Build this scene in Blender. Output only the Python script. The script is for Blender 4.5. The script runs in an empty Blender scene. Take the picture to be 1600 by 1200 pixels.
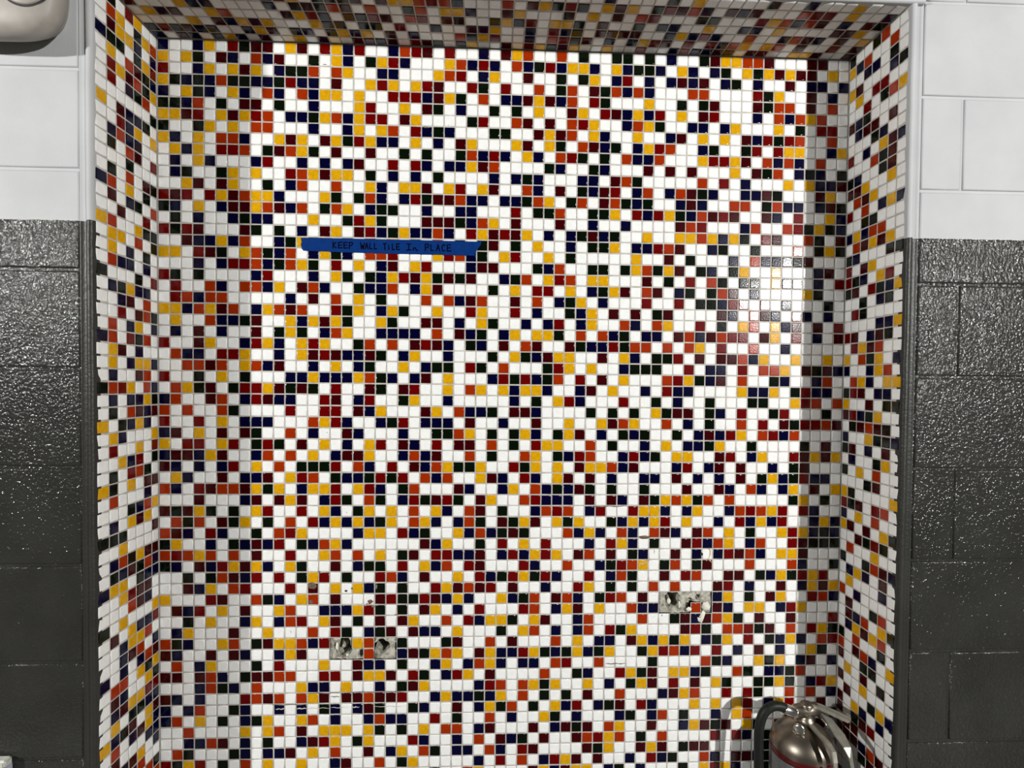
import bpy, bmesh, math, random
from mathutils import Vector, Matrix

# ------------------------------------------------------------------ units
# The mosaic module sets every size: T is one tile plus its joint (metres).
# u counts tiles to the right, v counts rows down from the alcove soffit,
# z counts tiles out of the back wall toward the room.
T = 0.0276
FLOOR_ROW = 82.0
def P(u, v, z):
    return Vector((u * T, -z * T, (FLOOR_ROW - v) * T))

scene = bpy.context.scene
C = scene.collection

# ------------------------------------------------------------------ camera
cam_data = bpy.data.cameras.new('camera')
cam_data.sensor_fit = 'HORIZONTAL'
cam_data.sensor_width = 36.0
cam_data.lens = 811.758 * 36.0 / 1600.0
cam_data.shift_x = -0.9 / 1600.0
cam_data.shift_y = 15.78 / 1600.0
cam_data.clip_start = 0.02
cam = bpy.data.objects.new('camera', cam_data)
C.objects.link(cam)
right = (0.99928473, -0.00867315, -0.0368076)
down = (0.00795562, 0.99977633, -0.01959602)
fwd = (0.03696933, 0.01928918, 0.99913022)
def axis(a):                       # (u, v, into the wall) -> Blender world
    return Vector((a[0], a[2], -a[1]))
CAM_POS = P(29.5963, 29.9331, 47.0297)
rx, up, bk = axis(right), -axis(down), -axis(fwd)
cam.matrix_world = Matrix(((rx.x, up.x, bk.x, CAM_POS.x), (rx.y, up.y, bk.y, CAM_POS.y),
                           (rx.z, up.z, bk.z, CAM_POS.z), (0, 0, 0, 1)))
scene.camera = cam

# ------------------------------------------------------------------ world, lamps, exposure
world = bpy.data.worlds.new('world')
scene.world = world
world.use_nodes = True
bgn = world.node_tree.nodes['Background']
bgn.inputs[0].default_value = (1.0, 0.96, 0.88, 1)
bgn.inputs[1].default_value = 0.02

def room_lamp(name, pos, power, radius, color):
    d = bpy.data.lights.new(name, 'POINT')
    d.energy = power
    d.shadow_soft_size = radius
    d.color = color
    o = bpy.data.objects.new(name, d)
    o.location = pos
    C.objects.link(o)
    return o
room_lamp('room_lamp', P(131, -2.5, 130), 820, 0.06, (1.0, 0.99, 0.965))
room_lamp('room_lamp', P(-80, -2, 80), 400, 0.055, (1.0, 0.99, 0.965))

vs = scene.view_settings
vs.view_transform = 'Standard'
vs.look = 'None'
vs.exposure = 0.0
vs.gamma = 1.0
vs.use_curve_mapping = False

# ------------------------------------------------------------------ materials
def new_mat(name):
    m = bpy.data.materials.new(name)
    m.use_nodes = True
    nt = m.node_tree
    return m, nt, nt.nodes['Principled BSDF']

def glaze(name, col, rough=0.13, var=0.10, scale=70.0):
    m, nt, b = new_mat(name)
    geo = nt.nodes.new('ShaderNodeNewGeometry')
    n = nt.nodes.new('ShaderNodeTexNoise')
    n.inputs['Scale'].default_value = scale
    n.inputs['Detail'].default_value = 3
    nt.links.new(geo.outputs['Position'], n.inputs['Vector'])
    r = nt.nodes.new('ShaderNodeMapRange')
    r.inputs[1].default_value = 0.3; r.inputs[2].default_value = 0.7
    r.inputs[3].default_value = 1 - var; r.inputs[4].default_value = 1 + var * 0.6
    nt.links.new(n.outputs['Fac'], r.inputs[0])
    mx = nt.nodes.new('ShaderNodeMix'); mx.data_type = 'RGBA'; mx.blend_type = 'MULTIPLY'
    mx.inputs[0].default_value = 1
    mx.inputs[6].default_value = (*col, 1)
    nt.links.new(r.outputs[0], mx.inputs[7])
    nt.links.new(mx.outputs[2], b.inputs['Base Color'])
    b.inputs['Roughness'].default_value = rough
    b.inputs['Specular IOR Level'].default_value = 0.22
    n2 = nt.nodes.new('ShaderNodeTexNoise')
    n2.inputs['Scale'].default_value = 260
    n2.inputs['Detail'].default_value = 1
    nt.links.new(geo.outputs['Position'], n2.inputs['Vector'])
    bp = nt.nodes.new('ShaderNodeBump')
    bp.inputs['Strength'].default_value = 0.10
    bp.inputs['Distance'].default_value = 0.001
    nt.links.new(n2.outputs['Fac'], bp.inputs['Height'])
    nt.links.new(bp.outputs['Normal'], b.inputs['Normal'])
    return m

TILE = {
    'W': glaze('white_glaze', (0.785, 0.79, 0.775), 0.14, 0.05),
    'Y': glaze('yellow_glaze', (0.60, 0.31, 0.003), 0.14, 0.14, 120),
    'O': glaze('orange_glaze', (0.29, 0.022, 0.0012), 0.15, 0.08),
    'R': glaze('red_glaze', (0.115, 0.0006, 0.0006), 0.14, 0.08),
    'D': glaze('maroon_glaze', (0.036, 0.0004, 0.0014), 0.14, 0.08),
    'N': glaze('navy_glaze', (0.0010, 0.0010, 0.020), 0.13, 0.10),
    'G': glaze('dark_green_glaze', (0.0020, 0.0048, 0.0016), 0.11, 0.10),
}

def mottled(name, c1, c2, scale, rough, bump=0.3, dist=0.002, detail=6, spec=0.5, metallic=0.0):
    m, nt, b = new_mat(name)
    geo = nt.nodes.new('ShaderNodeNewGeometry')
    n = nt.nodes.new('ShaderNodeTexNoise')
    n.inputs['Scale'].default_value = scale
    n.inputs['Detail'].default_value = detail
    nt.links.new(geo.outputs['Position'], n.inputs['Vector'])
    cr = nt.nodes.new('ShaderNodeValToRGB')
    cr.color_ramp.elements[0].position = 0.35; cr.color_ramp.elements[0].color = (*c1, 1)
    cr.color_ramp.elements[1].position = 0.65; cr.color_ramp.elements[1].color = (*c2, 1)
    nt.links.new(n.outputs['Fac'], cr.inputs[0])
    nt.links.new(cr.outputs[0], b.inputs['Base Color'])
    b.inputs['Roughness'].default_value = rough
    b.inputs['Metallic'].default_value = metallic
    b.inputs['Specular IOR Level'].default_value = spec
    if bump:
        bp = nt.nodes.new('ShaderNodeBump')
        bp.inputs['Strength'].default_value = bump
        bp.inputs['Distance'].default_value = dist
        nt.links.new(n.outputs['Fac'], bp.inputs['Height'])
        nt.links.new(bp.outputs['Normal'], b.inputs['Normal'])
    return m

GROUT = mottled('grout', (0.36, 0.34, 0.305), (0.48, 0.46, 0.42), 60, 0.8, 0.2, 0.001)
MORTAR = mottled('bare_mortar', (0.20, 0.19, 0.155), (0.50, 0.48, 0.41), 95, 0.9, 0.8, 0.004, 8)
PLASTER = mottled('plaster_crumb', (0.62, 0.60, 0.50), (0.78, 0.76, 0.68), 120, 0.85, 0.5)
SHADE_SPECK = mottled('hole_shade_speck', (0.010, 0.010, 0.009), (0.03, 0.03, 0.026), 80, 0.95, 0.3)  # near-black: painted shade of the screw hole, and small black specks
RUST = mottled('rust_stain', (0.06, 0.035, 0.02), (0.20, 0.13, 0.085), 350, 0.85, 0.4)
CAULK = mottled('old_caulk', (0.40, 0.38, 0.33), (0.62, 0.60, 0.54), 260, 0.6, 0.4)
AMBER = mottled('amber_caulk', (0.34, 0.20, 0.06), (0.60, 0.45, 0.22), 260, 0.6, 0.4)
GRIME = mottled('grime', (0.07, 0.065, 0.05), (0.22, 0.21, 0.18), 300, 0.8, 0.3)
FLOORM = mottled('floor_terrazzo', (0.07, 0.068, 0.062), (0.11, 0.105, 0.097), 140, 0.35, 0.05)
TAPE = mottled('blue_tape', (0.0006, 0.022, 0.13), (0.0006, 0.028, 0.16), 90, 0.6, 0.1, spec=0.06)
INK = mottled('marker_ink', (0.001, 0.0015, 0.008), (0.0015, 0.002, 0.012), 200, 0.7, 0, spec=0.02)
BEIGE = mottled('beige_plastic', (0.29, 0.265, 0.235), (0.34, 0.315, 0.28), 30, 0.5, 0.05)
GAP_SHADE = mottled('gap_shade', (0.01, 0.01, 0.01), (0.02, 0.02, 0.02), 60, 0.7, 0)
STEEL = mottled('polished_steel', (0.22, 0.19, 0.155), (0.28, 0.245, 0.20), 25, 0.38, 0.02, 0.001, 3, 0.5, 1.0)
CHROME = mottled('bright_metal', (0.66, 0.65, 0.60), (0.76, 0.75, 0.70), 40, 0.26, 0.03, 0.001, 3, 0.5, 1.0)
HANDLE = mottled('handle_metal', (0.30, 0.29, 0.245), (0.38, 0.37, 0.315), 60, 0.42, 0.05, 0.001, 3, 0.5, 0.6)
RUBBER = mottled('black_rubber', (0.006, 0.0075, 0.006), (0.011, 0.0125, 0.010), 120, 0.5, 0.1, spec=0.25)
BAND = mottled('red_band', (0.06, 0.002, 0.003), (0.085, 0.003, 0.004), 80, 0.35, 0.05)
LABELM = mottled('grey_label', (0.10, 0.105, 0.105), (0.14, 0.145, 0.145), 120, 0.4, 0.05)
BOXWHITE = mottled('box_white', (0.50, 0.50, 0.44), (0.60, 0.60, 0.54), 60, 0.5, 0.05)
BOXBLUE = mottled('box_blue', (0.008, 0.010, 0.09), (0.012, 0.016, 0.13), 60, 0.45, 0.05)
BOXPALE = mottled('box_pale_band', (0.34, 0.35, 0.42), (0.42, 0.43, 0.50), 60, 0.45, 0.05)

def block_paint(name, bump, rough):
    """Two-tone wall paint: white above the paint line, glossy charcoal grey below it."""
    m, nt, b = new_mat(name)
    geo = nt.nodes.new('ShaderNodeNewGeometry')
    sep = nt.nodes.new('ShaderNodeSeparateXYZ')
    nt.links.new(geo.outputs['Position'], sep.inputs[0])
    wob = nt.nodes.new('ShaderNodeTexNoise'); wob.inputs['Scale'].default_value = 60
    nt.links.new(geo.outputs['Position'], wob.inputs['Vector'])
    wm = nt.nodes.new('ShaderNodeMath'); wm.operation = 'MULTIPLY_ADD'
    wm.inputs[1].default_value = 0.004
    nt.links.new(wob.outputs['Fac'], wm.inputs[0]); nt.links.new(sep.outputs['Z'], wm.inputs[2])
    gt = nt.nodes.new('ShaderNodeMath'); gt.operation = 'GREATER_THAN'
    gt.inputs[1].default_value = (FLOOR_ROW - 18.12) * T + 0.002
    nt.links.new(wm.outputs[0], gt.inputs[0])
    big = nt.nodes.new('ShaderNodeTexNoise'); big.inputs['Scale'].default_value = 9
    big.inputs['Detail'].default_value = 4
    nt.links.new(geo.outputs['Position'], big.inputs['Vector'])
    def ramp(c1, c2):
        cr = nt.nodes.new('ShaderNodeValToRGB')
        cr.color_ramp.elements[0].position = 0.35; cr.color_ramp.elements[0].color = (*c1, 1)
        cr.color_ramp.elements[1].position = 0.65; cr.color_ramp.elements[1].color = (*c2, 1)
        nt.links.new(big.outputs['Fac'], cr.inputs[0]); return cr
    grey = ramp((0.023, 0.023, 0.0205), (0.030, 0.030, 0.027))
    white = ramp((0.41, 0.42, 0.425), (0.45, 0.46, 0.465))
    mx = nt.nodes.new('ShaderNodeMix'); mx.data_type = 'RGBA'
    nt.links.new(gt.outputs[0], mx.inputs[0])
    nt.links.new(grey.outputs[0], mx.inputs[6]); nt.links.new(white.outputs[0], mx.inputs[7])
    nt.links.new(mx.outputs[2], b.inputs['Base Color'])
    b.inputs['Specular IOR Level'].default_value = 0.28
    rm = nt.nodes.new('ShaderNodeMapRange')
    rm.inputs[3].default_value = rough; rm.inputs[4].default_value = 0.6
    nt.links.new(gt.outputs[0], rm.inputs[0]); nt.links.new(rm.outputs[0], b.inputs['Roughness'])
    fine = nt.nodes.new('ShaderNodeTexNoise'); fine.inputs['Scale'].default_value = 165
    fine.inputs['Detail'].default_value = 2; fine.inputs['Roughness'].default_value = 0.6
    nt.links.new(geo.outputs['Position'], fine.inputs['Vector'])
    bs = nt.nodes.new('ShaderNodeMapRange')
    bs.inputs[3].default_value = bump; bs.inputs[4].default_value = bump * 0.12
    nt.links.new(gt.outputs[0], bs.inputs[0])
    bp = nt.nodes.new('ShaderNodeBump'); bp.inputs['Distance'].default_value = 0.004
    nt.links.new(bs.outputs[0], bp.inputs['Strength'])
    nt.links.new(fine.outputs['Fac'], bp.inputs['Height'])
    nt.links.new(bp.outputs['Normal'], b.inputs['Normal'])
    return m
BLOCKM = block_paint('painted_block', 0.66, 0.13)
BEADM = block_paint('painted_bead', 0.25, 0.42)

# ------------------------------------------------------------------ helpers
def link_mesh(name, verts, faces, mats, parent=None, smooth=False, mat_idx=None):
    me = bpy.data.meshes.new(name)
    me.from_pydata([tuple(v) for v in verts], [], faces)
    for m in (mats if isinstance(mats, (list, tuple)) else [mats]):
        me.materials.append(m)
    if mat_idx:
        me.polygons.foreach_set('material_index', mat_idx)
    if smooth:
        me.polygons.foreach_set('use_smooth', [True] * len(me.polygons))
    me.update()
    o = bpy.data.objects.new(name, me)
    C.objects.link(o)
    if parent:
        o.parent = parent
    return o

def bm_obj(name, bm, mat, parent=None, smooth=True):
    bmesh.ops.recalc_face_normals(bm, faces=bm.faces[:])
    me = bpy.data.meshes.new(name)
    bm.to_mesh(me); bm.free()
    me.materials.append(mat)
    if smooth:
        me.polygons.foreach_set('use_smooth', [True] * len(me.polygons))
    o = bpy.data.objects.new(name, me)
    C.objects.link(o)
    if parent:
        o.parent = parent
    return o

def structure(o, label, category):
    o['kind'] = 'structure'; o['label'] = label; o['category'] = category
    return o

def thing(name, loc, label, category, group=None):
    o = bpy.data.objects.new(name, None)
    o.location = loc; o.empty_display_size = 0.05
    C.objects.link(o)
    o['label'] = label; o['category'] = category
    if group:
        o['group'] = group
    return o

def keep_world(o, parent):
    """Parent without moving: parts are modelled in world coordinates."""
    o.parent = parent
    o.matrix_parent_inverse = Matrix.Translation(parent.location).inverted()

# slab template: a low rounded tablet, face up along +z, in tile units
def slab(w, h, th, bev, far_round=0.0):
    """rings of four corners: base, shoulder, rim, flat; far_round lengthens the +y edge rounding"""
    vs, fs = [], []
    def ring(ix, z, iy0=None, iy1=None):
        iy0 = ix if iy0 is None else iy0
        iy1 = ix if iy1 is None else iy1
        b = len(vs)
        vs.extend([(-w/2 + ix, -h/2 + iy0, z), (w/2 - ix, -h/2 + iy0, z),
                   (w/2 - ix, h/2 - iy1, z), (-w/2 + ix, h/2 - iy1, z)])
        return b
    fr = far_round
    rs = [ring(0, -th), ring(0, -bev, 0, 0)]
    if fr:
        rs[1] = ring(0, -bev, 0, 0)
        for k in range(4): vs[rs[1] + k] = (vs[rs[1] + k][0], vs[rs[1] + k][1], -bev if k < 2 else -fr)
        rs.append(ring(bev * 0.4, -bev * 0.35, bev * 0.4, fr * 0.3))
        rs.append(ring(bev, 0, bev, fr))
    else:
        rs.append(ring(bev * 0.35, -bev * 0.3))
        rs.append(ring(bev, 0))
    for a, b in zip(rs, rs[1:]):
        for k in range(4):
            fs.append((a + k, a + (k + 1) % 4, b + (k + 1) % 4, b + k))
    t = rs[-1]
    fs.append((t, t + 1, t + 2, t + 3))
    return vs, fs

def frame(origin, ax, ay, az):
    """matrix: columns are world directions for local x, y, z (z = face normal), scaled by T"""
    m = Matrix.Identity(4)
    for r in range(3):
        m[r][0] = ax[r] * T; m[r][1] = ay[r] * T; m[r][2] = az[r] * T; m[r][3] = origin[r]
    return m

def screen_area(p, n, a):
    d = CAM_POS - p
    local = cam.matrix_world.inverted() @ p
    if local.z >= 0:
        return -1
    sx = 800.9 + 811.76 * local.x / -local.z
    sy = 615.8 - 811.76 * local.y / -local.z
    if not (-4 < sx < 1604 and -4 < sy < 1204):
        return -1
    return a * d.normalized().dot(n) / (local.z * local.z)

CODES = 'WYORDNG'
TMATS = [TILE[c] for c in CODES]
_shared = {}
def shared_tile(code, w, h, bev, fr):
    key = (code, round(w, 3), round(h, 3), fr)
    if key not in _shared:
        v, f = slab(w, h, 0.36 if fr else 0.12, bev, fr)
        me = bpy.data.meshes.new('tile')
        me.from_pydata(v, [], f)
        me.materials.append(TILE[code])
        me.polygons.foreach_set('use_smooth', [True] * (len(me.polygons) - 1) + [False])   # rounded rim, flat face
        _shared[key] = me
    return _shared[key]

def lay_tiles(wall, cells, ax, ay, az, tilt_seed):
    """cells: (code, centre point, width, height, far_round). The 300 that show largest become
    single tiles, the rest one joined part."""
    rnd = random.Random(tilt_seed)
    items = []
    for code, p, w, h, fr in cells:
        items.append((screen_area(p, az, w * h), code, p, w, h, fr))
    order = sorted(range(len(items)), key=lambda i: -items[i][0])
    single = set(i for i in order[:300] if items[i][0] > 0)
    V, F, MI = [], [], []
    for i, (s, code, p, w, h, fr) in enumerate(items):
        rot = (Matrix.Rotation(rnd.gauss(0, 0.016), 4, 'X') @ Matrix.Rotation(rnd.gauss(0, 0.016), 4, 'Y')
               @ Matrix.Rotation(rnd.gauss(0, 0.006), 4, 'Z'))
        jit = ax * (rnd.uniform(-0.012, 0.012) * T) + ay * (rnd.uniform(-0.012, 0.012) * T) + az * (rnd.uniform(-0.012, 0.012) * T)
        M = frame(p + jit, ax, ay, az) @ rot
        if i in single:
            o = bpy.data.objects.new('tile', shared_tile(code, w, h, 0.075, fr))
            C.objects.link(o)
            o.parent = wall
            o.matrix_local = M
        else:
            v, f = slab(w, h, 0.36 if fr else 0.12, 0.075, fr)
            b = len(V)
            V.extend([M @ Vector(q) for q in v])
            F.extend([tuple(b + k for k in q) for q in f])
            MI.extend([CODES.index(code)] * len(f))
    rest = link_mesh('tile_field', V, F, TMATS, wall, True, MI)
    rest.data.polygons.foreach_set('use_smooth', [i % 13 != 12 for i in range(len(F))])
    rest['kind'] = 'stuff'
    return rest

# ------------------------------------------------------------------ mosaic pattern, tile by tile
# W white, Y yellow, O orange, R red, D maroon, N navy, G dark green, '.' tile missing
# back wall, in five bands of columns from left to right; one string per row
COLS_0_12 = [
    'NWWNYWRGDDWYD',
    'YWYGWDNWONDWW',
    'RWWNYWYDYWNGG',
    'YGNGNOGGNNGRN',
    'NWYGNWYNWONWO',
    'GGNOWGWDDWGWW',
    'YYDRWYDYROWNN',
    'GWWGYWYWOOWWW',
    'YNWYWOONWWYDY',
    'WYNYWRROWGDOY',
    'WNWYNWWWNRWWN',
    'WNGWWGYWYWWRO',
    'WWYDWDYWWGWNO',
    'RDRWRYDOYYNWW',
    'GNWYWNDDYODNO',
    'WGWNWWNGNNWWW',
    'RGRDWWWDGWGWN',
    'WWDNNYNOWWNGY',
    'YYWRDGWYOGNOW',
    'WWWNWNRRONGOY',
    'RGWGWWWWNRWWW',
    'WRWWONWOONYWD',
    'WRONOOWWWWWNW',
    'YYNOYDOWNYODO',
    'WYWWONNGDWWYN',
    'WNWDWNWWDWGYG',
    'RWWDYWWNRYNWY',
    'WONNWRRYWWNWY',
    'WWOODOWYONDWW',
    'RWWGWYWGWWWNN',
    'WOYGDWGRRYDGD',
    'NOWWDOWNRDNNW',
    'OWOWWOGWWWWRW',
    'RWWRWYWNNNWWW',
    'NDWYWDWDGWWOW',
    'YWRRWYRWGRGWD',
    'NDDNYDWWNOWOW',
    'DNWNWNRWYWOWG',
    'WYNWWDWNNDWYR',
    'ONWRDOODYGYWN',
    'WWWDWWWNDWDYD',
    'DGDYGWGWYRWWR',
    'WOGOWDGYWGWOW',
    'ODNWRNWWGWORY',
    'GYWWNWGNDNRWG',
    'OROYOWOWDWWRW',
    'GNWDNRYDYNWYG',
    'WWGWGODNRWRWG',
    'WWDNYWORWWWRW',
    'YWWWRDWWOGNWY',
    'WDNRWYWDWWYOW',
    'WWGWYWWNYWNOR',
    'WNYWWWDWWYWWW',
    'OGNWWYOWGDYYO',
    'DNWWDWDNWWNYD',
    'WOWNYWWWGWRWW',
    'DDWDONWGDDOOW',
    'WWWNOGNWOWWWY',
    'DNWNWWWRODOWO',
    'NWNOWWGNWWNWN',
    'NOWYWGWNGYWWY',
    'WWOWWWWYWYOWD',
    'WWNNODWNWGWWN',
    'WOGWWWGNWNNDW',
    'RGYRWGWOWYWWY',
]
COLS_13_25 = [
    'WRYNRWWNORDWR',
    'GWYNWGYRNWWWY',
    'OWOYWWNNWWWYO',
    'NWDWWYRYWYRDW',
    'NYYWYWWRRRNDY',
    'NWWWYRWWYWDGW',
    'GYONYRRWDYWWW',
    'NWWNYWYOWRNGN',
    'WDYGRYNNWYWNW',
    'GWDWWDWWGWGWW',
    'WNWNDWWRWRNWN',
    'YDYYWGWNWNWGW',
    'WWOWWYNWYYDWY',
    'WYGWGONWNRGDD',
    'WGOYWNGGWWNWW',
    'YWWGRYGWWWDDD',
    'WDYWDRNGYNNON',
    'NYWGWRWYWNWOW',
    'NYGNWOORWWWYR',
    'GWRWYWNDWYRWW',
    'NWYGWGNYRDYGD',
    'ONWWGNNOWNYDW',
    'DWOWYWGWWWOWO',
    'WWRGYWNYGWWYW',
    'YDYGWWYGWWDDW',
    'WNOYWWNNNNWOW',
    'RYWWGOWOWDRDN',
    'DRDNNDGWNYWWN',
    'NWYWNGWWYWNGG',
    'YNNNYOGNWNDWY',
    'GWRWWDGWDRWWY',
    'WRDWNRWWGYWWN',
    'WRRWDNYWWWDYW',
    'OYRNWWNGRWNNN',
    'NWWDNWWWNWWGG',
    'WYWNWYRWDNWRW',
    'YWNDDYWWNONDW',
    'GGRWONWRWDNOY',
    'OWGNNGRGRWONO',
    'YYRWYRNWGOWWW',
    'WNRGWOGWNRGDR',
    'WYNWGYWYWOWYN',
    'RNYNYNGYWOYNW',
    'WWWWNYYWRNGWW',
    'NOYNWWWWWWDNY',
    'WYOWOWYWGDWRR',
    'WWDWNGGWRWYNO',
    'YRWGWWRONWDWW',
    'DWYWYNGWGWWRY',
    'OWDWWWDRGGRDN',
    'WNNNYRGWGWDYW',
    'WYDWGWDWDYWWO',
    'OWRGWNGDWDNNW',
    'NR..YO..GWWWG',
    'WW...O..NDGYO',
    'WYWWDNNWGWWNY',
    'WRRWDYYDWRGWN',
    'NNWYWWNWGDYWW',
    'YDWDDODDRWWNY',
    'WGNWNDGWWGNWW',
    'OWNWWNONNWWRW',
    'WYYYWYGWGWYWO',
    'DRYWGYWWWRNWW',
    'YWOWWDWNYWOGW',
    'WWNDWWOWGYWWW',
]
COLS_26_37 = [
    'WWNWDYOWWOWG',
    'ONRNWONGRNYY',
    'RWNYWWDWWGWG',
    'WRGWRWWOWGOW',
    'GWOWNNDYDNOW',
    'NWWGWGWYWWDY',
    'WGRWWODWDWOR',
    'WWWGGWWDYDOW',
    'DYWWWYDWYGWO',
    'GONRNWYNWORG',
    'NYDOWWWWGNWW',
    'WWWNWNGNWWWN',
    'RWYDWWONWDWG',
    'ONNWNNGOYWGO',
    'NNWWWRWGGOWW',
    'GNOYWDWWWDWW',
    'WRYDRDYWNWNG',
    'NWGDWGWYWWNW',
    'ONGWYRWWYWGW',
    'WNDDWWWGNOWW',
    'GDWWNGOWYROW',
    'WWWGWYWRRWYW',
    'NDOWWDWOWNGY',
    'WRYWWRWNWWGN',
    'NWYGWWNWNRWN',
    'DNGWNYWYYGWO',
    'WGNWDWODWWDG',
    'WWWGWYGNDYYW',
    'WRGWOWWWGRYW',
    'WWWNRGRNGOWR',
    'WOYWYNYYNWWN',
    'WWWWWNWGWYRN',
    'ONNGWDDNWWWW',
    'WDWWNWWDWWYW',
    'OYWGWGYNWGYD',
    'DDWOWGWRYYWW',
    'WOWGWWOYWGNR',
    'GGYWWRGYWYWD',
    'WWYDNWRNWYDW',
    'DNWWNYWONGND',
    'GWDYWWORNNNW',
    'WODWGWWNOROW',
    'NOGWDGYDWYGY',
    'YNONGDGWWWON',
    'WWGWRWYWRWWW',
    'NNDWNRNYRYWD',
    'WRDWWWRNWWOW',
    'YWRNGRYGRNWW',
    'DODRWDWWNWWR',
    'YNWWYNGOWDON',
    'NWRWWWROWNYD',
    'WRNYYGWYDWWN',
    'YWWWGWYOWNWN',
    'DWWOWDWWWOWY',
    'YWDYNNRYGNGY',
    'WNOYNWNNWORW',
    'RYWDWWWWOWWG',
    'WWNROWOYGYWW',
    'NNGNYWOWGWGW',
    'DWNYGOWGWYNR',
    'GWWOWNWWYGWN',
    'OWNDWWWDWNDG',
    'NWOWDNGWDWWD',
    'NNWONWRDWWWW',
    'WWNWRWOWNRYD',
]
COLS_38_49 = [
    'WWGGWGWNWWGD',
    'NWYNGGNWYNWN',
    'YWNRWNWNDNDW',
    'DGONONWWWOOW',
    'RGWWWYWWGWGD',
    'WRDNYNRWYWDR',
    'YWWNOYGWWNNW',
    'YNWWYWWNDWYW',
    'DNGWNYROWWNG',
    'WGWONNOWWWYR',
    'GNWWWDWDWDWW',
    'NWDOGWWWWWOW',
    'NDRWNOWNODGN',
    'WDOGNGWWNDNW',
    'GGYWRNRYGNOD',
    'NWWNWWWWDORW',
    'DNGWWYWWYYOY',
    'GGYWNNRODWWN',
    'WWWWYWWDWGWW',
    'GGWGYOGYDWGN',
    'YYWWWDWGWRWO',
    'NGYDWODWNGWG',
    'WNWWWRWWRWGG',
    'YWDWDWGDWWWW',
    'YWWONWOYWWRW',
    'WONGWNNWDOND',
    'NNRGOOWOWOYW',
    'WDWYNWGGRWDW',
    'YWWNGGGWWRWN',
    'WDWYWWWORYGN',
    'DWYWWNWRNNWW',
    'WWWRWWGWNWWG',
    'GWGWGWYGDDWG',
    'WYDOYWWOWNWG',
    'WNWGNGWWGWND',
    'OWGWWNWYWNNG',
    'OWWNRNGWYYWW',
    'YYONDWWWNRWN',
    'DWNWWNNWDWNW',
    'GWGWWGWWWDWW',
    'DWDNWDGYOYGO',
    'NRWWRYYNWNYW',
    'WWGNYNYRWYWW',
    'YNWONWODNWDO',
    'NWRYNWGWWDRN',
    'OWDWGNWWDWNW',
    'WNGROYWGOWGD',
    'RWNOGWWDWROW',
    'YWGWGWOWOWWW',
    'WGROWDW.....',
    'WYWWONN...O.',
    'OWWWWOWWGDND',
    'OWRGYWWWWDRG',
    'WNNWDYNYGYWN',
    'NGYWWGYRONRW',
    'WOWWWWGWWWWO',
    'NWWRYGDWYYNG',
    'YWNWGYDWRWDW',
    'DWWOWWWNDYOW',
    'WNGDWRNWWWYW',
    'WWWNGWNOWGWW',
    'DWOYWWDWWNYD',
    'ORYOWGWOWWWW',
    'DGYWWDYDWGDD',
    'WDWWNWRNGWWO',
]
COLS_50_61 = [
    'YYOODWWWDDWW',
    'GWYGYDYDDWYW',
    'NGWNWWDWNNWN',
    'WWWRGYWWDWNW',
    'WWWDGOOWDWOW',
    'WWWNWONOYOWW',
    'NYWWWYWGWRRW',
    'YWDNRGROWWOW',
    'WWGRWRYYWWNY',
    'RYDWONONWOWW',
    'WYWDGOWNGNWG',
    'RWNWWWYWYNND',
    'WWNNDGWWWDYW',
    'WOOWGONNWNDG',
    'RDWWDNWRWWYN',
    'WWNOWWORGYGN',
    'NYGWRDWWOGWD',
    'GWWGWWWOWGYG',
    'WNWONNNGDWWW',
    'WGYWWYWWWNDW',
    'GWGGWYNGWNWR',
    'ODWNWWWWYGWW',
    'NRRWRWNWWWGW',
    'DNWODNWRNWNW',
    'GWYOWYNDWDWR',
    'ORRWDYWRWNWD',
    'RWWOWWNWWWWW',
    'DDONYWWYWWYW',
    'NWRWOOYWDGDN',
    'DWOWWGNWWNOW',
    'WWYNNYWGRNNW',
    'WWWGGWWYROWO',
    'NWRWWGRWWWGW',
    'WWOWRWDGRROD',
    'NRYWORNOWWWW',
    'YWWGWWWWGWDW',
    'DRWNYWWRDYDY',
    'DWDWWNWGDWWW',
    'NWDWGYNGRNNW',
    'DNWONWNYWDWY',
    'WOWWWWWGYWGW',
    'WNOROYRWRNWW',
    'NWRNYNRWWNYN',
    'WYWGWWYRYNGN',
    'OYWNOWWRDGGG',
    'NRDONWYYDWWW',
    'WWWOWWWONWWG',
    'WDDWGNYGRYRW',
    'DRWNWWDWNYDY',
    'NYWGWDYWWRON',
    'DNWYYWNRYWWW',
    'OYGWDWWDWWWR',
    'WOORGDWOWRYG',
    'GYWRWGNYNWOR',
    'RWNWDWNWWYGW',
    'GNWWYGYWNDWN',
    'WWOGWNNGOWWW',
    'YGWWGGYGWNRY',
    'WRWRGWWOWOWN',
    'YWYRWNYRWWDW',
    'NWYOWWWDWWWD',
    'GDWYGWROWWDW',
    'RWRNWGWWWWDW',
    'WWWWWGWWDWWW',
    'NWDDNGWWWDWW',
]
BACK = [list(''.join(parts)) for parts in zip(COLS_0_12, COLS_13_25, COLS_26_37, COLS_38_49, COLS_50_61)]
# the row cut by the lower edge of the photograph
BACK.append(list('WYWNWRWWGWYWDWWNWOWWRWYWGW') + list('WOYWWWWDYNDY') + list('YWNGWNWWWGWY') + list('RYNWWGWWDWWW'))
def edge_column(**rows):             # the outermost column is white but for a few tiles
    col = ['W'] * 65
    for code, idx in rows.items():
        for i in idx:
            col[i] = code
    return col
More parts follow.
